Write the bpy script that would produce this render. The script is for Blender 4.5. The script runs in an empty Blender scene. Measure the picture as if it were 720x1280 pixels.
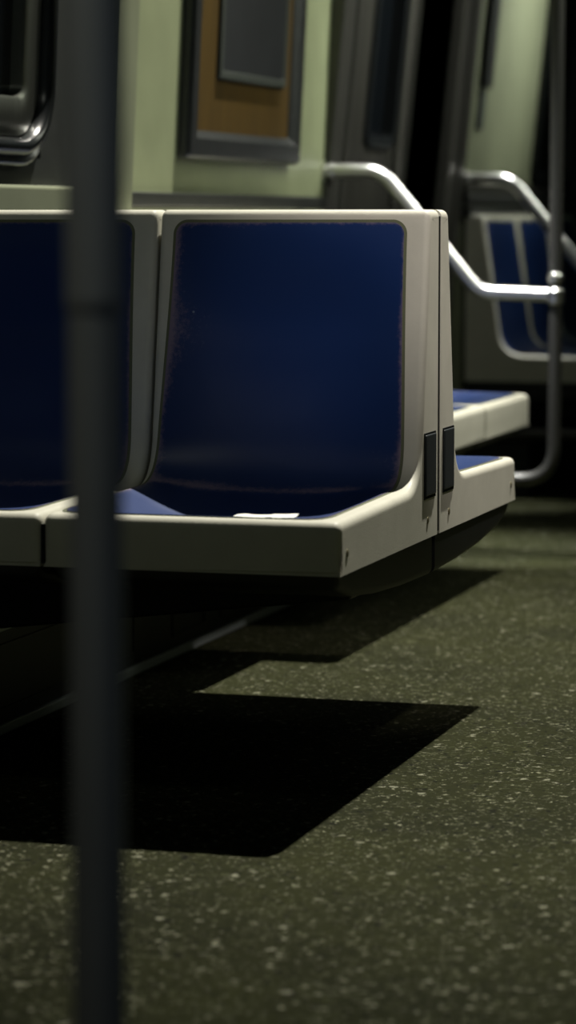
import bpy, math, random
from mathutils import Vector, Matrix
random.seed(7)
COL = bpy.context.scene.collection
ZF = 0.022                       # floor surface
ZO = -0.013                      # height correction shared by everything above the floor

# ------------------------------------------------------------------ helpers
def tag(o, label=None, cat=None, group=None, kind=None):
    if label: o['label'] = label
    if cat: o['category'] = cat
    if group: o['group'] = group
    if kind: o['kind'] = kind
    return o

def empty(name, loc=(0, 0, 0), rz=0):
    o = bpy.data.objects.new(name, None); COL.objects.link(o)
    o.location = loc; o.rotation_euler = (0, 0, rz); o.empty_display_size = .05
    return o

class MB:
    """Collects vertices and faces of one mesh."""
    def __init__(s): s.v = []; s.f = []
    def add(s, vs, fs):
        b = len(s.v); s.v += [tuple(p) for p in vs]; s.f += [tuple(i + b for i in f) for f in fs]
    def hexa(s, p):               # 8 corners: bottom loop 0-3, top loop 4-7
        s.add(p, [(3, 2, 1, 0), (4, 5, 6, 7), (0, 1, 5, 4), (1, 2, 6, 5), (2, 3, 7, 6), (3, 0, 4, 7)])
    def box(s, x0, x1, y0, y1, z0, z1):
        s.hexa([(x0, y0, z0), (x1, y0, z0), (x1, y1, z0), (x0, y1, z0), (x0, y0, z1), (x1, y0, z1), (x1, y1, z1), (x0, y1, z1)])
    def tube(s, pts, r, n=20, cap=True):
        pts = [Vector(p) for p in pts]; m = len(pts)
        rs = r if isinstance(r, (list, tuple)) else [r] * m
        tan = []
        for i in range(m):
            a = pts[max(0, i - 1)]; b = pts[min(m - 1, i + 1)]; tan.append((b - a).normalized())
        up = Vector((0, 1, 0)) if abs(tan[0].y) < .9 else Vector((1, 0, 0))
        u = tan[0].cross(up).normalized(); vs = []
        for i in range(m):
            u = (u - tan[i] * u.dot(tan[i])).normalized(); w = tan[i].cross(u)
            for k in range(n):
                a = 2 * math.pi * k / n
                vs.append(pts[i] + (u * math.cos(a) + w * math.sin(a)) * rs[i])
        fs = [(i * n + k, i * n + (k + 1) % n, (i + 1) * n + (k + 1) % n, (i + 1) * n + k) for i in range(m - 1) for k in range(n)]
        if cap:
            fs.append(tuple(range(n - 1, -1, -1))); fs.append(tuple((m - 1) * n + k for k in range(n)))
        s.add(vs, fs)
    def build(s, name, mat, parent=None, bevel=0, smooth=True, ang=35, seg=3):
        me = bpy.data.meshes.new(name); me.from_pydata(s.v, [], s.f); me.update()
        import bmesh
        bm = bmesh.new(); bm.from_mesh(me); bmesh.ops.recalc_face_normals(bm, faces=bm.faces); bm.to_mesh(me); bm.free()
        if smooth:
            for p in me.polygons: p.use_smooth = True
            me.set_sharp_from_angle(angle=math.radians(ang))
        me.materials.append(mat)
        o = bpy.data.objects.new(name, me); COL.objects.link(o)
        if parent: o.parent = parent
        if bevel:
            b = o.modifiers.new('bevel', 'BEVEL'); b.width = bevel; b.segments = seg; b.limit_method = 'ANGLE'; b.harden_normals = True
        return o

def fillet(pts, r, n=10):
    """Rounds the inner corners of a polyline."""
    pts = [Vector(p) for p in pts]; out = [pts[0]]
    for i in range(1, len(pts) - 1):
        p = pts[i]; a = (pts[i - 1] - p); b = (pts[i + 1] - p)
        la, lb = a.length, b.length; a.normalize(); b.normalize()
        th = a.angle(b); d = min(r / math.tan(th / 2), la * .49, lb * .49)
        p0 = p + a * d; p1 = p + b * d
        for k in range(n + 1):
            t = k / n; out.append(p0 * (1 - t) ** 2 + p * 2 * t * (1 - t) + p1 * t * t)
    out.append(pts[-1]); return out

# ------------------------------------------------------------------ materials
def s2l(c): return tuple((x / 12.92 if x <= .04045 else ((x + .055) / 1.055) ** 2.4) for x in c)
def mat(name, col, rough=.5, metal=0, noise=0, nscale=20, bump=0, bscale=80, stretch=None, spec=.5, coat=0, lin=False):
    m = bpy.data.materials.new(name); m.use_nodes = True
    nt = m.node_tree; b = nt.nodes['Principled BSDF']
    c = col if lin else s2l(col)
    b.inputs['Roughness'].default_value = rough; b.inputs['Metallic'].default_value = metal
    b.inputs['Specular IOR Level'].default_value = spec; b.inputs['Coat Weight'].default_value = coat
    tc = nt.nodes.new('ShaderNodeTexCoord'); mp = nt.nodes.new('ShaderNodeMapping')
    nt.links.new(tc.outputs['Object'], mp.inputs['Vector'])
    if stretch: mp.inputs['Scale'].default_value = stretch
    nz = nt.nodes.new('ShaderNodeTexNoise'); nz.inputs['Scale'].default_value = nscale; nz.inputs['Detail'].default_value = 6
    nz.inputs['Roughness'].default_value = .62
    nt.links.new(mp.outputs['Vector'], nz.inputs['Vector'])
    cr = nt.nodes.new('ShaderNodeValToRGB'); cr.color_ramp.elements[0].position = .3; cr.color_ramp.elements[1].position = .7
    cr.color_ramp.elements[0].color = tuple(x * (1 - noise) for x in c) + (1,)
    cr.color_ramp.elements[1].color = tuple(min(1, x * (1 + noise)) for x in c) + (1,)
    nt.links.new(nz.outputs['Fac'], cr.inputs['Fac']); nt.links.new(cr.outputs['Color'], b.inputs['Base Color'])
    if bump:
        n2 = nt.nodes.new('ShaderNodeTexNoise'); n2.inputs['Scale'].default_value = bscale; n2.inputs['Detail'].default_value = 4
        nt.links.new(mp.outputs['Vector'], n2.inputs['Vector'])
        bp = nt.nodes.new('ShaderNodeBump'); bp.inputs['Strength'].default_value = bump; bp.inputs['Distance'].default_value = .002
        nt.links.new(n2.outputs['Fac'], bp.inputs['Height']); nt.links.new(bp.outputs['Normal'], b.inputs['Normal'])
    m['_b'] = 1
    return m

M = {}
M['shell'] = mat('seat_shell_plastic', (.74, .735, .68), .5, spec=.25, noise=.06, nscale=14, bump=.12, bscale=420)
M['black'] = mat('black_plastic', (.13, .15, .16), .45, noise=.15, bump=.1)
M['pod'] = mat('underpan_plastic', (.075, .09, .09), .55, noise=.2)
M['gasket'] = mat('gasket_rubber', (.36, .38, .28), .7)
M['steel'] = mat('brushed_steel', (.50, .51, .48), .36, 1, noise=.15, nscale=60, stretch=(1, 1, .05), bump=.05)
M['chrome'] = mat('polished_rail_steel', (.88, .88, .87), .28, 1, noise=.04)
M['pole'] = mat('stanchion_steel', (.30, .30, .29), .38, .55, noise=.12, nscale=30, stretch=(1, 1, .1))
M['green'] = mat('pale_green_wall_laminate', (.57, .60, .47), .38, noise=.10, nscale=5, bump=.05, bscale=30)
M['sage'] = mat('sage_wall_laminate', (.47, .49, .40), .45, noise=.1, nscale=4)
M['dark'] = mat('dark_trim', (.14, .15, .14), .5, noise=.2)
M['rubber'] = mat('black_window_rubber', (.07, .08, .085), .25, noise=.1, spec=.7)
M['frame'] = mat('dark_metal_frame', (.23, .24, .24), .42, .55, noise=.15, nscale=50)
M['doorsteel'] = mat('door_steel', (.26, .26, .24), .42, .8, noise=.25, nscale=9, stretch=(1, 1, .12))
M['postm'] = mat('door_post_steel', (.32, .32, .30), .4, .7, noise=.15, nscale=9, stretch=(1, 1, .1))
M['glass'] = mat('dark_tunnel_glass', (.03, .04, .05), .08, spec=.6)
M['slate'] = mat('slate_card', (.12, .13, .14), .55, noise=.2, nscale=12)
M['cardedge'] = mat('card_edge_metal', (.30, .32, .30), .45, .3)
M['heater'] = mat('heater_cover_paint', (.075, .10, .095), .5, noise=.25, nscale=8)
M['strip'] = mat('stainless_strip', (.72, .76, .76), .4, .35)
M['paper'] = mat('white_paper', (.92, .93, .9), .8, noise=.03, bump=.2)
M['screw'] = mat('screw_metal', (.45, .43, .33), .45, .6)
M['endwall'] = mat('end_wall_paint', (.34, .36, .28), .6, noise=.1, nscale=4)

def wood():
    m = mat('wood_veneer', (.30, .225, .05), .5, noise=.28, nscale=16, stretch=(3, 3, .12))
    return m
M['wood'] = wood()

def blue():
    m = bpy.data.materials.new('worn_blue_insert'); m.use_nodes = True
    nt = m.node_tree; N = nt.nodes; L = nt.links; b = N['Principled BSDF']
    b.inputs['Roughness'].default_value = .34; b.inputs['Specular IOR Level'].default_value = .5
    at = N.new('ShaderNodeAttribute'); at.attribute_name = 'wear'
    tc = N.new('ShaderNodeTexCoord')
    n1 = N.new('ShaderNodeTexNoise'); n1.inputs['Scale'].default_value = 150; n1.inputs['Detail'].default_value = 8; n1.inputs['Roughness'].default_value = .72
    n2 = N.new('ShaderNodeTexNoise'); n2.inputs['Scale'].default_value = 7; n2.inputs['Detail'].default_value = 3
    for n in (n1, n2): L.new(tc.outputs['Object'], n.inputs['Vector'])
    # wear + fine noise + patches -> scuffed threshold
    a = N.new('ShaderNodeMath'); a.operation = 'MULTIPLY_ADD'; L.new(n1.outputs['Fac'], a.inputs[0]); a.inputs[1].default_value = 1.0; L.new(at.outputs['Fac'], a.inputs[2])
    a2 = N.new('ShaderNodeMath'); a2.operation = 'MULTIPLY_ADD'; L.new(n2.outputs['Fac'], a2.inputs[0]); a2.inputs[1].default_value = .7; L.new(a.outputs[0], a2.inputs[2])
    mr = N.new('ShaderNodeMapRange'); mr.inputs['From Min'].default_value = 1.10; mr.inputs['From Max'].default_value = 1.50; mr.inputs['To Max'].default_value = .75
    L.new(a2.outputs[0], mr.inputs['Value'])
    base = N.new('ShaderNodeMix'); base.data_type = 'RGBA'
    base.inputs['A'].default_value = (*s2l((.075, .165, .35)), 1); base.inputs['B'].default_value = (*s2l((.10, .195, .385)), 1)
    L.new(n2.outputs['Fac'], base.inputs['Factor'])
    mx = N.new('ShaderNodeMix'); mx.data_type = 'RGBA'; mx.inputs['B'].default_value = (*s2l((.50, .44, .50)), 1)
    L.new(mr.outputs['Result'], mx.inputs['Factor']); L.new(base.outputs['Result'], mx.inputs['A'])
    # pinprick pale chips
    v = N.new('ShaderNodeTexVoronoi'); v.inputs['Scale'].default_value = 38; L.new(tc.outputs['Object'], v.inputs['Vector'])
    sp = N.new('ShaderNodeMapRange'); sp.inputs['From Min'].default_value = .09; sp.inputs['From Max'].default_value = .05; L.new(v.outputs['Distance'], sp.inputs['Value'])
    sx = N.new('ShaderNodeSeparateColor'); L.new(v.outputs['Color'], sx.inputs['Color'])
    gt = N.new('ShaderNodeMath'); gt.operation = 'GREATER_THAN'; gt.inputs[1].default_value = .93; L.new(sx.outputs['Red'], gt.inputs[0])
    mu = N.new('ShaderNodeMath'); mu.operation = 'MULTIPLY'; L.new(sp.outputs['Result'], mu.inputs[0]); L.new(gt.outputs[0], mu.inputs[1])
    m2 = N.new('ShaderNodeMix'); m2.data_type = 'RGBA'; m2.inputs['B'].default_value = (*s2l((.45, .5, .55)), 1)
    L.new(mu.outputs[0], m2.inputs['Factor']); L.new(mx.outputs['Result'], m2.inputs['A'])
    L.new(m2.outputs['Result'], b.inputs['Base Color'])
    bp = N.new('ShaderNodeBump'); bp.inputs['Strength'].default_value = .12; bp.inputs['Distance'].default_value = .001
    L.new(n1.outputs['Fac'], bp.inputs['Height']); L.new(bp.outputs['Normal'], b.inputs['Normal'])
    rr = N.new('ShaderNodeMapRange'); rr.inputs['To Min'].default_value = .3; rr.inputs['To Max'].default_value = .45
    L.new(n2.outputs['Fac'], rr.inputs['Value']); L.new(rr.outputs['Result'], b.inputs['Roughness'])
    return m
M['blue'] = blue()

def floor_mat():
    m = bpy.data.materials.new('speckled_floor'); m.use_nodes = True
    nt = m.node_tree; N = nt.nodes; L = nt.links; b = N['Principled BSDF']
    tc = N.new('ShaderNodeTexCoord')
    def noise(sc, d=4, r=.6):
        n = N.new('ShaderNodeTexNoise'); n.inputs['Scale'].default_value = sc; n.inputs['Detail'].default_value = d; n.inputs['Roughness'].default_value = r
        L.new(tc.outputs['Object'], n.inputs['Vector']); return n
    big = noise(2.2, 6, .65); fine = noise(90, 5, .7)
    cr = N.new('ShaderNodeValToRGB'); e = cr.color_ramp.elements
    e[0].position = .3; e[0].color = (*s2l((.102, .110, .058)), 1); e[1].position = .72; e[1].color = (*s2l((.162, .170, .092)), 1)
    L.new(big.outputs['Fac'], cr.inputs['Fac'])
    mf = N.new('ShaderNodeMix'); mf.data_type = 'RGBA'; mf.blend_type = 'OVERLAY'; mf.inputs['Factor'].default_value = .55
    L.new(cr.outputs['Color'], mf.inputs['A']); L.new(fine.outputs['Color'], mf.inputs['B'])
    hs = N.new('ShaderNodeRGBToBW'); L.new(fine.outputs['Color'], hs.inputs['Color']); L.new(hs.outputs['Val'], mf.inputs['B'])
    cur = mf.outputs['Result']
    # chips: (scale, share, radius, colour, mix)
    for sc, share, rad, col, f, seed in ((115, .10, .28, (.50, .50, .42), .75, 0), (150, .12, .38, (.30, .31, .22), .6, 3), (80, .09, .36, (.03, .03, .025), .8, 7),
                                   (60, .035, .26, (.50, .50, .43), .75, 11), (230, .16, .34, (.44, .44, .36), .7, 31), (260, .10, .36, (.03, .03, .02), .7, 37), (140, .10, .4, (.04, .04, .03), .7, 17), (21, .008, .32, (.33, .34, .25), .6, 23)):
        mp = N.new('ShaderNodeMapping'); mp.inputs['Location'].default_value = (seed, seed * 1.7, 0); L.new(tc.outputs['Object'], mp.inputs['Vector'])
        wn = N.new('ShaderNodeMix'); wn.data_type = 'VECTOR'; wn.inputs['Factor'].default_value = .03
        L.new(mp.outputs['Vector'], wn.inputs['A']); L.new(fine.outputs['Color'], wn.inputs['B'])
        v = N.new('ShaderNodeTexVoronoi'); v.voronoi_dimensions = '2D'; v.inputs['Scale'].default_value = sc; L.new(wn.outputs['Result'], v.inputs['Vector'])
        sx = N.new('ShaderNodeSeparateColor'); L.new(v.outputs['Color'], sx.inputs['Color'])
        lt = N.new('ShaderNodeMath'); lt.operation = 'LESS_THAN'; lt.inputs[1].default_value = share; L.new(sx.outputs['Red'], lt.inputs[0])
        rm = N.new('ShaderNodeMath'); rm.operation = 'MULTIPLY'; rm.inputs[1].default_value = rad; L.new(sx.outputs['Green'], rm.inputs[0])
        ad = N.new('ShaderNodeMath'); ad.operation = 'ADD'; ad.inputs[1].default_value = .1; L.new(rm.outputs[0], ad.inputs[0])
        d = N.new('ShaderNodeMath'); d.operation = 'LESS_THAN'; L.new(v.outputs['Distance'], d.inputs[0]); L.new(ad.outputs[0], d.inputs[1])
        mu = N.new('ShaderNodeMath'); mu.operation = 'MULTIPLY'; L.new(lt.outputs[0], mu.inputs[0]); L.new(d.outputs[0], mu.inputs[1])
        m3 = N.new('ShaderNodeMath'); m3.operation = 'MULTIPLY'; m3.inputs[1].default_value = f; L.new(mu.outputs[0], m3.inputs[0])
        mx = N.new('ShaderNodeMix'); mx.data_type = 'RGBA'; mx.inputs['B'].default_value = (*s2l(col), 1)
        L.new(m3.outputs[0], mx.inputs['Factor']); L.new(cur, mx.inputs['A']); cur = mx.outputs['Result']
    L.new(cur, b.inputs['Base Color'])
    rr = N.new('ShaderNodeMapRange'); rr.inputs['To Min'].default_value = .85; rr.inputs['To Max'].default_value = 1
    L.new(big.outputs['Fac'], rr.inputs['Value']); L.new(rr.outputs['Result'], b.inputs['Roughness'])
    b.inputs['Specular IOR Level'].default_value = .06
    bp = N.new('ShaderNodeBump'); bp.inputs['Strength'].default_value = .25; bp.inputs['Distance'].default_value = .002
    L.new(fine.outputs['Fac'], bp.inputs['Height']); L.new(bp.outputs['Normal'], b.inputs['Normal'])
    return m
M['floor'] = floor_mat()

# ------------------------------------------------------------------ the setting
def struct(o): o['kind'] = 'structure'; return o
XW = -.93
def wx(z, lean, t=0): return XW + lean * (z + (-ZO) - .9) + t
def lean_box(mb, y0, y1, z0, z1, t0, t1, lean):
    """Box lying on the leaning side wall: y range, z range, from t0 to t1 out of the wall plane."""
    p = []
    for z in (z0, z1):
        a, b = wx(z, lean, t0), wx(z, lean, t1)
        p += [(a, y0, z), (b, y0, z), (b, y1, z), (a, y1, z)]
    mb.hexa(p)

ZT = 2.25
LN, LD = .05, .10                 # lean of the near wall and of the wall at and beyond the door
m = MB(); m.box(-1.2, 1.75, -4.6, 9.0, -.05, ZF); fl = struct(m.build('floor', M['floor'], smooth=False))

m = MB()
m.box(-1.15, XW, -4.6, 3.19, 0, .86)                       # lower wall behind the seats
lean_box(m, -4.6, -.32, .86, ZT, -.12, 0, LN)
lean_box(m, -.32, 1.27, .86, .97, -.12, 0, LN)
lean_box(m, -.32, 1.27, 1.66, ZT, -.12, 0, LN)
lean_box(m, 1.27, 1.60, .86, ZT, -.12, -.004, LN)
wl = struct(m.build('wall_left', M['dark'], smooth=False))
m = MB(); lean_box(m, 1.73, 3.19, .897, ZT, -.12, 0, LN)
struct(m.build('wall_left', M['green'], smooth=False))
m = MB(); m.box(-1.15, XW, 4.72, 9.0, 0, .86)
lean_box(m, 4.72, 5.70, .86, ZT, -.12, 0, LD); lean_box(m, 5.70, 6.42, .86, .98, -.12, 0, LD)
lean_box(m, 5.70, 6.42, 1.8, ZT, -.12, 0, LD); lean_box(m, 6.42, 9.0, .86, ZT, -.12, 0, LD)
struct(m.build('wall_left', M['sage'], smooth=False))
m = MB(); m.box(1.75, 1.9, -4.6, 9.0, 0, ZT); struct(m.build('wall_right', M['endwall'], smooth=False))
m = MB(); m.box(-1.15, 1.75, 9.0, 9.12, 0, ZT); struct(m.build('wall_back', M['endwall'], smooth=False))

# pilaster, trims, sill ledge
m = MB(); lean_box(m, 1.60, 1.73, .86, ZT, -.1, .018, LN); struct(m.build('trim_1', M['sage'], bevel=.006))
m = MB(); lean_box(m, 1.73, 3.19, .884, .914, -.02, .014, LN); struct(m.build('trim_2', M['dark'], bevel=.004))
m = MB(); lean_box(m, -.9, 1.45, .80, .920, -.02, .03, LN); struct(m.build('trim_3', M['sage'], bevel=.008))
m = MB(); lean_box(m, 1.45, 3.19, .80, .884, -.02, .012, LN); struct(m.build('trim_4', M['sage'], bevel=.004))
m = MB(); lean_box(m, 4.72, 8.9, .905, .935, 0, .02, LD); lean_box(m, 4.72, 8.9, .865, .895, 0, .03, LD)
struct(m.build('trim_5', M['dark'], bevel=.004))
m = MB(); lean_box(m, 4.72, 8.9, .935, .965, 0, .012, LD); struct(m.build('trim_6', M['postm'], bevel=.004))

def rring(mb, y0, y1, z0, z1, rad, prof, lean, n=10):
    """Rounded rectangular ring on the wall; prof = [(inset, height), ...] from outside to inside."""
    def loop(ins):
        a0, a1, b0, b1 = y0 + ins, y1 - ins, z0 + ins, z1 - ins; r = max(.004, rad - ins); out = []
        for cy, cz, s in ((a1 - r, b1 - r, 0), (a0 + r, b1 - r, 1), (a0 + r, b0 + r, 2), (a1 - r, b0 + r, 3)):
            for k in range(n + 1):
                a = (s + k / n) * math.pi / 2; out.append((cy + r * math.cos(a), cz + r * math.sin(a)))
        return out
    vs = []; c = 4 * (n + 1)
    for ins, h in prof:
        for y, z in loop(ins): vs.append((wx(z, lean, h), y, z))
    fs = [(i * c + k, i * c + (k + 1) % c, (i + 1) * c + (k + 1) % c, (i + 1) * c + k) for i in range(len(prof) - 1) for k in range(c)]
    mb.add(vs, fs)

# near window
m = MB(); rring(m, -.31, 1.28, .953, 1.67, .150, [(0, -.02), (0, .012), (.003, .018), (.008, .02), (.012, .016), (.016, .014), (.02, .019), (.026, .027), (.034, .031), (.042, .029), (.048, .022), (.052, .010), (.054, -.03)], LN)
w1 = struct(m.build('window_1', M['rubber'], ang=50))
m = MB(); rring(m, -.31, 1.28, .953, 1.67, .150, [(.054, -.02), (.055, .004), (.060, .007), (.118, .007), (.126, .002), (.128, -.03)], LN)
m.build('window_frame', M['steel'], w1, ang=50)
m = MB(); lean_box(m, -.20, 1.17, 1.06, 1.56, -.03, -.022, LN); m.build('window_glass', M['glass'], w1, smooth=False)
# far window beyond the door
m = MB(); rring(m, 5.68, 6.44, .965, 1.82, .08, [(0, -.02), (0, .012), (.01, .018), (.04, .018), (.055, .006), (.057, -.04)], LD)
w2 = struct(m.build('window_2', M['rubber'], ang=50))
m = MB(); lean_box(m, 5.72, 6.40, 1.0, 1.78, -.045, -.035, LD); m.build('window_glass', M['glass'], w2, smooth=False)

# door: two sliding leaves set back between steel posts
m = MB(); lean_box(m, 3.19, 3.30, 0, ZT, -.12, .012, LD); lean_box(m, 3.30, 3.325, 0, ZT, -.12, .02, LD)
struct(m.build('door_post', M['postm'], bevel=.008)); 
m = MB(); lean_box(m, 4.40, 4.72, 0, ZT, -.12, .004, LD); lean_box(m, 4.40, 4.46, 0, ZT, -.12, .03, LD); lean_box(m, 4.60, 4.66, 0, ZT, -.02, .014, LD)
struct(m.build('door_post', M['postm'], bevel=.008))
m = MB(); lean_box(m, 3.3, 4.4, 0, ZT, -.12, -.10, LD); dr = struct(m.build('door_1', M['dark'], smooth=False))
m = MB(); lean_box(m, 3.33, 3.455, .02, ZT, -.085, -.045, LD); m.build('door_leaf', M['doorsteel'], dr, bevel=.008)
m = MB(); lean_box(m, 3.455, 3.52, .02, ZT, -.085, -.07, LD); m.build('door_seal', M['rubber'], dr)
leaf = MB()
lean_box(leaf, 3.55, 3.69, .02, ZT, -.085, -.045, LD); lean_box(leaf, 3.98, 4.18, .02, ZT, -.085, -.045, LD)
lean_box(leaf, 3.69, 3.98, .02, 1.06, -.085, -.045, LD); lean_box(leaf, 3.69, 3.98, 1.8, ZT, -.085, -.045, LD)
lf = leaf.build('door_leaf', M['doorsteel'], dr, bevel=.004)
m = MB(); rring(m, 3.68, 3.99, 1.05, 1.81, .05, [(0, -.05), (0, -.035), (.008, -.032), (.022, -.035), (.024, -.07)], LD); m.build('window_seal', M['rubber'], lf)
m = MB(); lean_box(m, 3.69, 3.98, 1.06, 1.8, -.075, -.07, LD); m.build('window_glass', M['glass'], lf, smooth=False)
m = MB(); lean_box(m, 4.02, 4.06, .9, 2.0, -.046, -.030, LD); m.build('edge_strip', M['postm'], lf, bevel=.005)

# heater cover along the wall foot, with access panels and bright edge strips
XH = -.726
m = MB(); m.box(XW + .001, XH, -4.5, 3.18, ZF, .195); hc = struct(m.build('baseboard_left', M['heater'], bevel=.004))
m = MB(); m.box(XH - .002, XH + .008, -4.5, 3.18, ZF, ZF + .017); m.build('floor_strip', M['strip'], hc, bevel=.003)
m = MB(); m.box(XH - .02, XH + .006, -4.5, 1.36, .190, .202); m.build('top_strip', M['strip'], hc, bevel=.003)
for y0, y1 in ((-.9, .15), (.25, 1.2), (1.42, 1.62), (1.72, 2.2), (2.3, 3.1)):
    m = MB()
    for a, b, c, d in ((y0, y1, .165, .169), (y0, y1, .060, .064), (y0, y0 + .005, .060, .169), (y1 - .005, y1, .060, .169)):
        m.box(XH, XH + .003, a, b, c, d)
    m.build('access_panel', M['dark'], hc, smooth=False)
m = MB(); m.box(XW + .001, XH, 4.76, 8.9, ZF, .195); struct(m.build('baseboard_left', M['heater'], bevel=.004))

# ------------------------------------------------------------------ seats
D = .567
def profile():
    """Front surface of the shell as seen from the side: (y, z, along) from front bottom to back top."""
    pts = [(0.0, .006), (.0, .030), (0, .060)]
    for k in range(1, 8):
        a = k / 7 * math.pi / 2; pts.append((.014 - .014 * math.cos(a), .061 + .014 * math.sin(a)))
    for k in range(1, 21): pts.append((.014 + (.385 - .014) * k / 20, .075 + .006 * k / 20))
    # sweep from pan to back
    p0, p1, p2 = (.385, .081), (.452, .083), (.462, .150)
    for k in range(1, 13):
        t = k / 12; pts.append(tuple(p0[i] * (1 - t) ** 2 + 2 * p1[i] * t * (1 - t) + p2[i] * t * t for i in (0, 1)))
    for k in range(1, 21): pts.append((.462 + (.513 - .462) * k / 20, .150 + (.490 - .150) * k / 20))
    for k in range(1, 8):
        a = k / 7 * math.pi / 2; pts.append((.513 + .014 - .014 * math.cos(a), .488 + .014 * math.sin(a)))
    pts.append((.545, .502)); pts.append((D, .502))
    return pts
PR = profile()
def normals(pts):
    out = []
    for i in range(len(pts)):
        a = pts[max(0, i - 1)]; b = pts[min(len(pts) - 1, i + 1)]
        ty, tz = b[0] - a[0], b[1] - a[1]; l = math.hypot(ty, tz); out.append((-tz / l, ty / l))
    return out
NR = normals(PR)
CUM = [0]
for i in range(1, len(PR)): CUM.append(CUM[-1] + math.dist(PR[i], PR[i - 1]))
def at(s):
    s = max(0, min(CUM[-1], s)); i = 0
    while i < len(CUM) - 2 and CUM[i + 1] < s: i += 1
    t = (s - CUM[i]) / (CUM[i + 1] - CUM[i])
    p = [PR[i][k] * (1 - t) + PR[i + 1][k] * t for k in (0, 1)]; n = [NR[i][k] * (1 - t) + NR[i + 1][k] * t for k in (0, 1)]
    l = math.hypot(*n); return p, (n[0] / l, n[1] / l)
S_LIP = CUM[9]; S_FRONT = S_LIP + .010
S_NOTCH = CUM[9 + 20]; S_BACK = CUM[9 + 32]; S_TOP = CUM[9 + 52] - .008
def sm(a, b, x):
    t = max(0, min(1, (x - a) / (b - a))); return t * t * (3 - 2 * t)
def dish(s):
    pan = sm(S_LIP, S_LIP + .20, s) * (1 - sm(S_NOTCH - .10, S_BACK - .02, s)) * .050
    back = sm(S_NOTCH - .02, S_BACK + .12, s) * (1 - sm(S_TOP - .17, S_TOP, s)) * .030
    return pan + back
RL, RRT, RRB = .019, .040, .030       # rim widths: far side, aisle side at top and bottom
def rims(s, W):
    k = sm(S_NOTCH, S_TOP, s); return -W / 2 + .014 + .014 * k, W / 2 - (RRB + (RRT - RRB) * k)
def surf(s, x, W, lift=0):
    (y, z), (ny, nz) = at(s)
    a, b = rims(s, W); c = (a + b) / 2; h = (b - a) / 2; q = abs((x - c) / h)
    d = dish(s) * (1 - q ** 2.4) ** 1.2 if q < 1 else 0
    return (x, y - ny * (d - lift), z - nz * (d - lift))

def seat_shell(W):
    r = .011; mb = MB()
    ss = [0, CUM[1], CUM[2]] + [CUM[i] for i in range(3, 10)]
    ss += [S_LIP + (S_NOTCH - S_LIP) * k / 26 for k in range(1, 27)] + [S_NOTCH + (S_BACK - S_NOTCH) * k / 14 for k in range(1, 15)]
    ss += [S_BACK + (CUM[9 + 52] - S_BACK) * k / 30 for k in range(1, 31)] + [CUM[i] for i in range(9 + 53, len(CUM))]
    rows = []; back = []
    for s in ss:
        a, b = rims(s, W); xs = [(-W / 2, r + .0025)]
        for k in range(6):
            t = k / 5 * math.pi / 2; xs.append((-W / 2 + r - r * math.cos(t), r - r * math.sin(t)))
        xs.append((a - .001, 0))
        n = 22
        for k in range(n + 1): xs.append((a + (b - a) * k / n, 0))
        xs.append((b + .001, 0))
        for k in range(6):
            t = (1 - k / 5) * math.pi / 2; xs.append((W / 2 - r + r * math.cos(t), r - r * math.sin(t)))
        xs.append((W / 2, r + .0025)); row = []
        (y, z), (ny, nz) = at(s)
        for x, dep in xs:
            if x < a or x > b: p = (x, y - ny * dep, z - nz * dep)
            else: p = surf(s, x, W)
            p = (p[0], min(p[1], D), max(p[2], 0)); row.append(p)
        rows.append(row)
        if s <= S_NOTCH: yb = y * (D / PR[29][0]); back.append((min(max(yb, .0), D), 0.0))
        else: back.append((D, max(0, (z - .081) * .49 / (.502 - .081))))
    n = len(rows[0]); R = len(rows); vs = [p for row in rows for p in row]
    fs = [(i * n + k, i * n + k + 1, (i + 1) * n + k + 1, (i + 1) * n + k) for i in range(R - 1) for k in range(n - 1)]
    o = len(vs)
    for (yb, zb) in back: vs += [(-W / 2, yb, zb), (W / 2, yb, zb)]
    for i in range(R - 1):
        l0, r0, l1, r1 = o + 2 * i, o + 2 * i + 1, o + 2 * i + 2, o + 2 * i + 3
        fs += [(i * n, (i + 1) * n, l1, l0), (i * n + n - 1, r0, r1, (i + 1) * n + n - 1), (l0, l1, r1, r0)]
    fs.append(tuple(list(range(0, n)) + [o + 1, o])); e = (R - 1) * n
    fs.append(tuple(list(range(e + n - 1, e - 1, -1)) + [o + 2 * (R - 1), o + 2 * (R - 1) + 1]))
    mb.add(vs, fs); return mb

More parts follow.
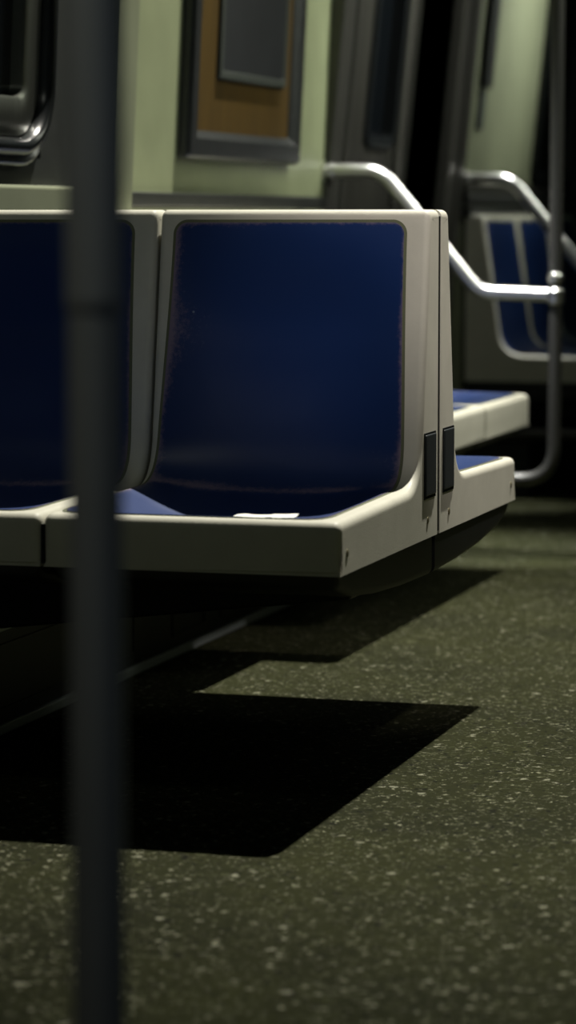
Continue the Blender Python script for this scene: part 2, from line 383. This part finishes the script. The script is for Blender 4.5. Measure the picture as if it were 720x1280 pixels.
def insert_mesh(W, grow, lift, wear=False):
    s0, s1 = S_FRONT - grow, S_TOP + grow; rc = .018 + grow; rf = .05
    NS, NX = 90, 30; verts = []; wearv = []
    def st(i):
        u = i / NS
        return s0 + (s1 - s0 - rc) * (u / .85) if u < .85 else s1 - rc * (1 - math.sin((u - .85) / .15 * math.pi / 2))
    for i in range(NS + 1):
        s = st(i)
        a, b = rims(s, W); a -= grow; b += grow
        if s1 - s < rc:
            t = rc - (s1 - s); k = rc - math.sqrt(max(0, rc * rc - t * t)); a += k; b -= k
        if s - s0 < rf:
            t = rf - (s - s0); k = (rf - math.sqrt(max(0, rf * rf - t * t))) * .5; a += k; b -= k
        for j in range(NX + 1):
            u = j / NX; u = .5 - .5 * math.cos(math.pi * u); x = a + (b - a) * u
            verts.append(surf(s, x, W, lift))
            de = min(x - a, b - x, s1 - s)
            w = .56 * math.exp(-max(0, de) / .007) + .30 * math.exp(-max(0, x - a) / .035) * sm(S_BACK, S_BACK + .1, s)
            xm = (x - (a + b) / 2) / (b - a)
            w += .60 * math.exp(-((s - (S_NOTCH + .035)) / .009) ** 2) * (1 if xm < .35 else .5) + .12 * math.exp(-((s - S_BACK + .02) / .02) ** 2)
            wearv.append(w)
    n = NX + 1
    fs = [(i * n + j, i * n + j + 1, (i + 1) * n + j + 1, (i + 1) * n + j) for i in range(NS) for j in range(NX)]
    # skirt
    loop = [j for j in range(n)] + [i * n + NX for i in range(1, NS + 1)] + [NS * n + j for j in range(NX - 1, -1, -1)] + [i * n for i in range(NS - 1, 0, -1)]
    base = len(verts)
    for idx in loop:
        i = idx // n; s = st(i); _, (ny, nz) = at(s); p = verts[idx]
        verts.append((p[0], p[1] + ny * -(lift + .002), p[2] + nz * -(lift + .002))); wearv.append(wearv[idx])
    L = len(loop)
    fs += [(loop[k], base + k, base + (k + 1) % L, loop[(k + 1) % L]) for k in range(L)]
    mb = MB(); mb.add(verts, fs); return mb, wearv

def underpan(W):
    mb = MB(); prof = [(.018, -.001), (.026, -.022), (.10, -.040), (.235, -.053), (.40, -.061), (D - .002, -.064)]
    pts = fillet([(0, y, z) for y, z in prof], .05, 5)
    pts = [(p.y, p.z) for p in pts]; xs = []
    w = W / 2 - .008; rr = .012; n = 5
    # cross section: sides rounded at their lower edge
    vs = []; rows = 0
    for y, z in pts:
        row = [(-w, y, .0), (-w, y, min(-.0005, z + rr))]
        for k in range(1, n + 1):
            a = k / n * math.pi / 2; row.append((-w + rr - rr * math.cos(a), y, min(-.0005, z + rr - rr * math.sin(a))))
        row += [(-x, yy, zz) for x, yy, zz in reversed(row)]
        vs += row; rows += 1; c = len(row)
    fs = [(i * c + k, i * c + k + 1, (i + 1) * c + k + 1, (i + 1) * c + k) for i in range(rows - 1) for k in range(c - 1)]
    fs += [(i * c, (i + 1) * c, (i + 1) * c + c - 1, i * c + c - 1) for i in range(rows - 1)]
    fs.append(tuple(range(c))); fs.append(tuple((rows - 1) * c + k for k in range(c - 1, -1, -1)))
    mb.add(vs, fs); return mb

def make_seat(W, aisle, mirror=False):
    """aisle: build the hinge plate and screws on the +x flank (-x flank when mirror)."""
    t = empty('subway_seat')
    sh = seat_shell(W).build('seat_shell', M['shell'], t, ang=40)
    g, _ = insert_mesh(W, .0046, .0006); g.build('seat_gasket', M['gasket'], t, ang=60)
    ins, wear = insert_mesh(W, 0, .0016); io = ins.build('seat_insert', M['blue'], t, ang=60)
    io['label'] = 'worn blue bucket insert'
    at_ = io.data.attributes.new('wear', 'FLOAT', 'POINT')
    for i, v in enumerate(wear): at_.data[i].value = v
    m = MB(); m.box(-W / 2 + .0008, W / 2 - .0008, D - .001, D + .0078, .004, .492); m.build('seam_shade', M['rubber'], t, bevel=.001)  # dark strip closing the rear gap, standing in for its shade
    if aisle:                                    # dark strip in place of shade in the slot towards the neighbouring seat
        k = 1 if mirror else -1; a, b = sorted((k * (W / 2 - .001), k * (W / 2 + .0040)))
        m = MB(); m.box(a, b, .003, D - .01, .004, .060); m.build('slot_shade', M['rubber'], t, smooth=False)
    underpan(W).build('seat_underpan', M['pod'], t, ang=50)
    if aisle:
        k = -1 if mirror else 1; X = W / 2
        m = MB(); a, b = sorted((k * (X - .001), k * (X + .0035))); m.box(a, b, .482, .547, .066, .160); m.build('hinge_plate', M['black'], t, bevel=.003)
        m = MB(); a, b = sorted((k * (X - .001), k * (X + .0018))); m.box(a, b, .478, .550, .061, .163); m.build('hinge_backing', M['rubber'], t, bevel=.001)
        for y, z in ((.037, .029), (.505, .028)):
            m = MB(); m.tube([(k * (X - .001), y, z), (k * (X + .0008), y, z), (k * (X + .0014), y, z)], [.0055, .0055, .0035], 16)
            m.build('screw', M['screw'], t)
    return t

def copy_tree(o, parent=None):
    c = o.copy(); COL.objects.link(c); c.parent = parent
    for ch in o.children: copy_tree(ch, c)
    return c
ZB = .384 + ZO
WS = .434
A = make_seat(WS, True); A.location = (-WS / 2, 0, ZB)
tag(A, 'blue and white bucket seat at the aisle end, white scrap on its front edge', 'seat', 'back-to-back transverse seats')
B = make_seat(WS, False); B.location = (-WS / 2 - .439, 0, ZB)
tag(B, 'blue and white seat on the wall side, partly behind the blurred pole', 'seat', 'back-to-back transverse seats')
C_ = make_seat(WS, True, mirror=True); C_.location = (-WS / 2, 1.150, ZB); C_.rotation_euler.z = math.pi
tag(C_, 'aisle-end bucket seat facing away, only its flank and a blue sliver of its pan showing', 'seat', 'back-to-back transverse seats')
D_ = copy_tree(B); D_.location = (-WS / 2 - .439, 1.150, ZB); D_.rotation_euler.z = math.pi
tag(D_, 'wall-side bucket seat facing away, hidden behind the backrests of the front pair', 'seat', 'back-to-back transverse seats')
# bench seats facing the aisle, back to the wall: local +y points to the wall (-x)
WB = .474
E_ = make_seat(WB, False); E_.rotation_euler.z = math.pi / 2
def put_bench(o, yc, label, group):
    o.location = (-.352, yc, ZB); o.rotation_euler = (0, 0, math.pi / 2); tag(o, label, 'seat', group); return o
put_bench(E_, 2.970 - WB / 2 - .003, 'white-edged side bench seat facing the aisle, nearest the steel pole before the door', 'side bench seats before the door')
F_ = put_bench(copy_tree(E_), 2.970 - 1.5 * WB - .009, 'middle side bench seat facing the aisle, seen past the backrests of the transverse seats', 'side bench seats before the door')
G_ = put_bench(copy_tree(E_), 2.970 - 2.5 * WB - .015, 'last side bench seat, hidden straight behind the transverse seats', 'side bench seats before the door')
far_labels = ['far bench seat beyond the door, first of its row, left rim showing', 'far bench seat beyond the door, second of its row, crossed by the steel pole', 'far bench seat beyond the door, third of its row at the right edge']
for i, lb in enumerate(far_labels):
    put_bench(copy_tree(E_), 4.745 + WB / 2 + i * .482, lb, 'far side bench seats beyond the door')

m = MB(); m.box(XW + .002, -.49, 1.165, 1.529, ZB + .030, ZB + .060); m.box(XW + .002, -.49, 1.165, 1.18, ZB - .02, ZB + .031); m.box(-.505, -.49, 1.18, 1.529, ZB - .02, ZB + .031)
tag(m.build('shade_panel', M['dark'], bevel=.004), 'added hidden panel that shades the floor between the side bench and the transverse seats', 'panel')  # added out of sight to darken the floor behind the transverse seats

# cantilever beams carrying the seats from the wall
def cantilever(x0, x1, y0, y1, label, toe=True):
    m = MB(); zt = ZB - .0645
    xs = [XW + .0005, x1]
    m.hexa([(xs[0], y0, zt - .13), (xs[1], y0, zt - .035), (xs[1], y1, zt - .035), (xs[0], y1, zt - .13),
            (xs[0], y0, zt), (xs[1], y0, zt), (xs[1], y1, zt), (xs[0], y1, zt)])
    o = m.build('seat_support', M['dark'], bevel=.006); tag(o, label, 'bracket'); return o
cantilever(XW, -.12, .50, .64, 'dark cantilever bracket under the back-to-back seats')
cantilever(XW, -.52, 2.42, 2.55, 'dark bracket under the side bench before the door')
cantilever(XW, -.52, 5.27, 5.41, 'dark bracket under the far bench beyond the door')

# white scrap on the front lip
m = MB(); nx, ny = 26, 6; vs = []
for j in range(ny + 1):
    for i in range(nx + 1):
        u, v = i / nx, j / ny
        wdt = .35 + .65 * math.sin(math.pi * min(1, .06 + u * .9)) ** .6 - .45 * math.exp(-((u - .60) / .05) ** 2)
        x = -.162 + .087 * u
        p = surf(S_LIP + .006 + .046 * (.5 + (v - .5) * wdt), x + WS / 2, WS, .0020)
        h = .0045 * v + .0016 * math.sin(u * 11) * math.sin(v * 3.1) ** 2
        vs.append((x, p[1], p[2] + ZB + h))
b0 = len(vs); vs += [(x, y, z - .0012) for x, y, z in vs]; n = nx + 1; fs = []
for j in range(ny):
    for i in range(nx):
        q = (j * n + i, j * n + i + 1, (j + 1) * n + i + 1, (j + 1) * n + i); fs.append(q); fs.append(tuple(b0 + k for k in reversed(q)))
rim = [i for i in range(n)] + [j * n + nx for j in range(1, ny + 1)] + [ny * n + i for i in range(nx - 1, -1, -1)] + [j * n for j in range(ny - 1, 0, -1)]
for k in range(len(rim)):
    a, b = rim[k], rim[(k + 1) % len(rim)]; fs.append((a, b0 + a, b0 + b, b))
m.add(vs, fs)
tag(m.build('paper_scrap', M['paper'], ang=60), 'small crumpled white paper scrap on the front lip of the aisle seat', 'paper scrap')

# ------------------------------------------------------------------ poles and rails
def ball(mb, c, r, n=14):
    vs = []; c = Vector(c)
    for i in range(1, n):
        a = math.pi * i / n
        for k in range(2 * n):
            b = math.pi * k / n; vs.append(c + Vector((r * math.sin(a) * math.cos(b), r * math.sin(a) * math.sin(b), r * math.cos(a))))
    N2 = 2 * n; fs = [(i * N2 + k, i * N2 + (k + 1) % N2, (i + 1) * N2 + (k + 1) % N2, (i + 1) * N2 + k) for i in range(n - 2) for k in range(N2)]
    vs += [c + Vector((0, 0, r)), c - Vector((0, 0, r))]; t = len(vs) - 2
    fs += [(t, (k + 1) % N2, k) for k in range(N2)] + [(t + 1, (n - 2) * N2 + k, (n - 2) * N2 + (k + 1) % N2) for k in range(N2)]
    mb.add(vs, fs)

def guard(y, label_pole, label_rail):
    xp = -.338; zl = .218
    p = empty('stanchion_pole', (xp, y, 0))
    path = fillet([(0, 0, ZT), (0, 0, zl), (XW - xp + .001, 0, zl)], .085, 14)
    m = MB(); m.tube(path, .0165, 24); m.build('pole_tube', M['pole'], p)
    m = MB(); ball(m, (0, 0, .715), .021); m.build('pole_knuckle', M['chrome'], p)
    m = MB(); m.tube([(0, 0, .650), (0, 0, .655), (0, 0, .685), (0, 0, .690)], [.018, .022, .022, .018], 24); m.build('pole_collar', M['chrome'], p)
    m = MB(); m.tube([(XW - xp + .001, 0, zl), (XW - xp + .012, 0, zl)], .034, 24); m.build('wall_flange', M['steel'], p)
    tag(p, label_pole, 'pole', 'steel poles at the door')
    r = empty('grab_rail', (XW, y, .98))
    path = fillet([(.012, 0, .0), (.150, 0, -.002), (.400, 0, -.300), (.574, 0, -.306)], .085, 14)
    m = MB(); m.tube(path, .0178, 24); m.build('rail_tube', M['chrome'], r)
    m = MB(); ball(m, (.020, 0, 0), .021); m.tube([(.003, 0, 0), (.010, 0, 0)], .030, 24); m.build('wall_mount', M['chrome'], r)
    tag(r, label_rail, 'handrail', 'curved grab rails at the door')
guard(3.205, 'steel pole bending back to the wall at its foot, beside the near side bench',
      'polished curved grab rail running from the near door post down to the pole')
guard(4.735, 'far steel pole beyond the door, just off the right side of the view',
      'polished curved grab rail beyond the door, in front of the far bench seats')

# near pole, close to the viewer
px, py = .335, -1.862
p = empty('stanchion_pole', (px, py, 0))
m = MB(); m.tube([(0, 0, ZF), (0, 0, ZT)], .0192, 48); m.build('pole_tube', M['pole'], p)
m = MB(); m.tube([(0, 0, .792), (0, 0, .797), (0, 0, .804), (0, 0, 1.5)], [.0193, .0213, .0208, .0206], 48); m.build('pole_sleeve', M['pole'], p)
m = MB(); m.tube([(0, 0, ZF), (0, 0, ZF + .012), (0, 0, ZF + .022)], [.05, .05, .02], 32); m.build('floor_flange', M['steel'], p)
tag(p, 'vertical steel pole closest to the viewer, blurred, in front of the wall-side seat', 'pole')

# ------------------------------------------------------------------ framed panel on the wall
f = empty('framed_panel', (wx(1.0, LN), 2.49, .99))
ox, oy, oz = f.location
def off(mb): mb.v = [(x - ox, y - oy, z - oz) for x, y, z in mb.v]; return mb
m = MB(); rring(m, 2.05, 2.885, .988, 2.0, .012, [(0, .001), (0, .018), (.006, .028), (.042, .028), (.060, .012), (.061, .001)], LN, 4)
off(m).build('frame', M['frame'], f, ang=25)
m = MB(); lean_box(m, 2.08, 2.85, 1.03, 1.95, .001, .010, LN); off(m).build('backing_board', M['wood'], f, smooth=False)
tag(f, 'dark metal framed panel with brown wood backing on the pale green wall', 'framed panel')
c = empty('notice_card', (wx(1.2, LN), 2.51, 1.165)); ox, oy, oz = c.location
m = MB(); rring(m, 2.262, 2.764, 1.163, 1.78, .006, [(0, .0105), (0, .018), (.003, .020), (.017, .020), (.019, .016)], LN, 3); off(m).build('card_border', M['cardedge'], c, ang=25)
m = MB(); lean_box(m, 2.27, 2.755, 1.172, 1.77, .0105, .017, LN); off(m).build('card_face', M['slate'], c, smooth=False)
tag(c, 'slate grey card with thin pale border mounted inside the wood panel', 'card')

# narrow sign holder and small plate on the wall beyond the door
m = MB(); lean_box(m, 4.80, 4.90, 1.255, 1.95, .001, .02, LD)
tag(m.build('sign_holder', M['frame'], bevel=.005), 'narrow dark upright sign holder on the wall beyond the door', 'sign holder')
m = MB(); lean_box(m, 4.80, 4.88, 1.13, 1.25, .001, .008, LD)
tag(m.build('wall_plate', M['cardedge'], bevel=.003), 'small pale plate on the wall under the sign holder', 'plate')

# ------------------------------------------------------------------ camera
sc = bpy.context.scene
cam = bpy.data.cameras.new('camera'); co = bpy.data.objects.new('camera', cam); COL.objects.link(co)
R = Matrix(((0.958952100625272, -0.02860401031061484, 0.2821217455293518), (0.28356810241347336, 0.09673117512235306, -0.954060905316359), (0.0, 0.9948994373069063, 0.100871748504728)))
co.matrix_world = Matrix.Translation((1.0400659, -3.7679269, .857)) @ R.to_4x4()
cam.sensor_fit = 'VERTICAL'; cam.sensor_height = 36; cam.lens = 36 * 3600 / 1280
cam.dof.use_dof = True; cam.dof.focus_distance = 4.45
cam.dof.aperture_fstop = (cam.lens / 1000) / .028
cam.clip_start = .05
sc.camera = co

# ------------------------------------------------------------------ lights
def area(name, loc, target, power, size, col, sy=None, spread=None):
    l = bpy.data.lights.new(name, 'AREA'); l.energy = power; l.color = col; l.size = size
    if sy: l.shape = 'RECTANGLE'; l.size_y = sy
    else: l.shape = 'DISK'
    if spread: l.spread = math.radians(spread)
    o = bpy.data.objects.new(name, l); COL.objects.link(o); o.location = loc
    o.rotation_euler = (Vector(target) - Vector(loc)).to_track_quat('-Z', 'Y').to_euler(); return o
def spot(name, loc, target, power, ang, blend, col, r=.03):
    l = bpy.data.lights.new(name, 'SPOT'); l.energy = power; l.color = col; l.spot_size = math.radians(ang); l.spot_blend = blend; l.shadow_soft_size = r
    o = bpy.data.objects.new(name, l); COL.objects.link(o); o.location = loc
    o.rotation_euler = (Vector(target) - Vector(loc)).to_track_quat('-Z', 'Y').to_euler(); return o
WARM = (1, .96, .86)
spot('high_key_light', (.62, 3.3, 7.0), (.15, 1.2, 0), 4700, 37, .8, WARM, .06)  # unseen key light far above the open-topped car, for a crisp floor shadow
spot('fill_spot_seat', (.98, -.70, 2.45), (.16, .50, 1.09), 175, 23, 1, (1, .90, .86), .05)  # added soft-edged spot, brightens the upper backrests only
area('ceiling_lamp_wall', (.7, 2.9, 2.3), (-.93, 2.7, 1.2), 6, .4, (.97, 1, .84), 1.4, 100)
spot('ceiling_lamp_door', (-.62, 2.9, 2.25), (-.58, 3.2, .8), 620, 27, 1, (1, 1, .97), .06)
spot('ceiling_lamp_door', (-.62, 5.0, 2.25), (-.70, 4.72, .93), 260, 16, 1, (1, 1, .97), .06)
area('ceiling_lamp_far', (-.1, 5.7, 2.2), (-.9, 5.3, 1.7), 7, .3, (.97, 1, .88), 1.0, 62)
area('fill_light_door', (.3, 4.0, 2.3), (-.9, 3.8, 1.55), 13, .3, (1, 1, .9), .8, 65)  # added fill to brighten the door leaves and posts
spot('fill_spot_pole', (.0, -2.5, 2.2), (.335, -1.86, .95), 110, 40, 1, (.95, 1, .92), .1)  # added narrow spot so the closest pole does not go black
area('fill_light_left', (-.15, -1.2, 2.3), (-.45, .5, .80), .22, .25, (.97, 1, .88), None, 50)  # added weak fill for the wall-side seat frames
spot('fill_spot_pole_cool', (1.4, -2.3, 2.2), (.335, -1.86, .55), 45, 34, 1, (.62, .78, 1), .08)  # added bluish spot for the right side of the closest pole

w = bpy.data.worlds.new('world'); sc.world = w; w.use_nodes = True
w.node_tree.nodes['Background'].inputs['Color'].default_value = (.55, .76, .66, 1)
w.node_tree.nodes['Background'].inputs['Strength'].default_value = .03

sc.view_settings.view_transform = 'Standard'; sc.view_settings.look = 'None'
sc.view_settings.exposure = 0; sc.view_settings.gamma = 1; sc.view_settings.use_curve_mapping = False
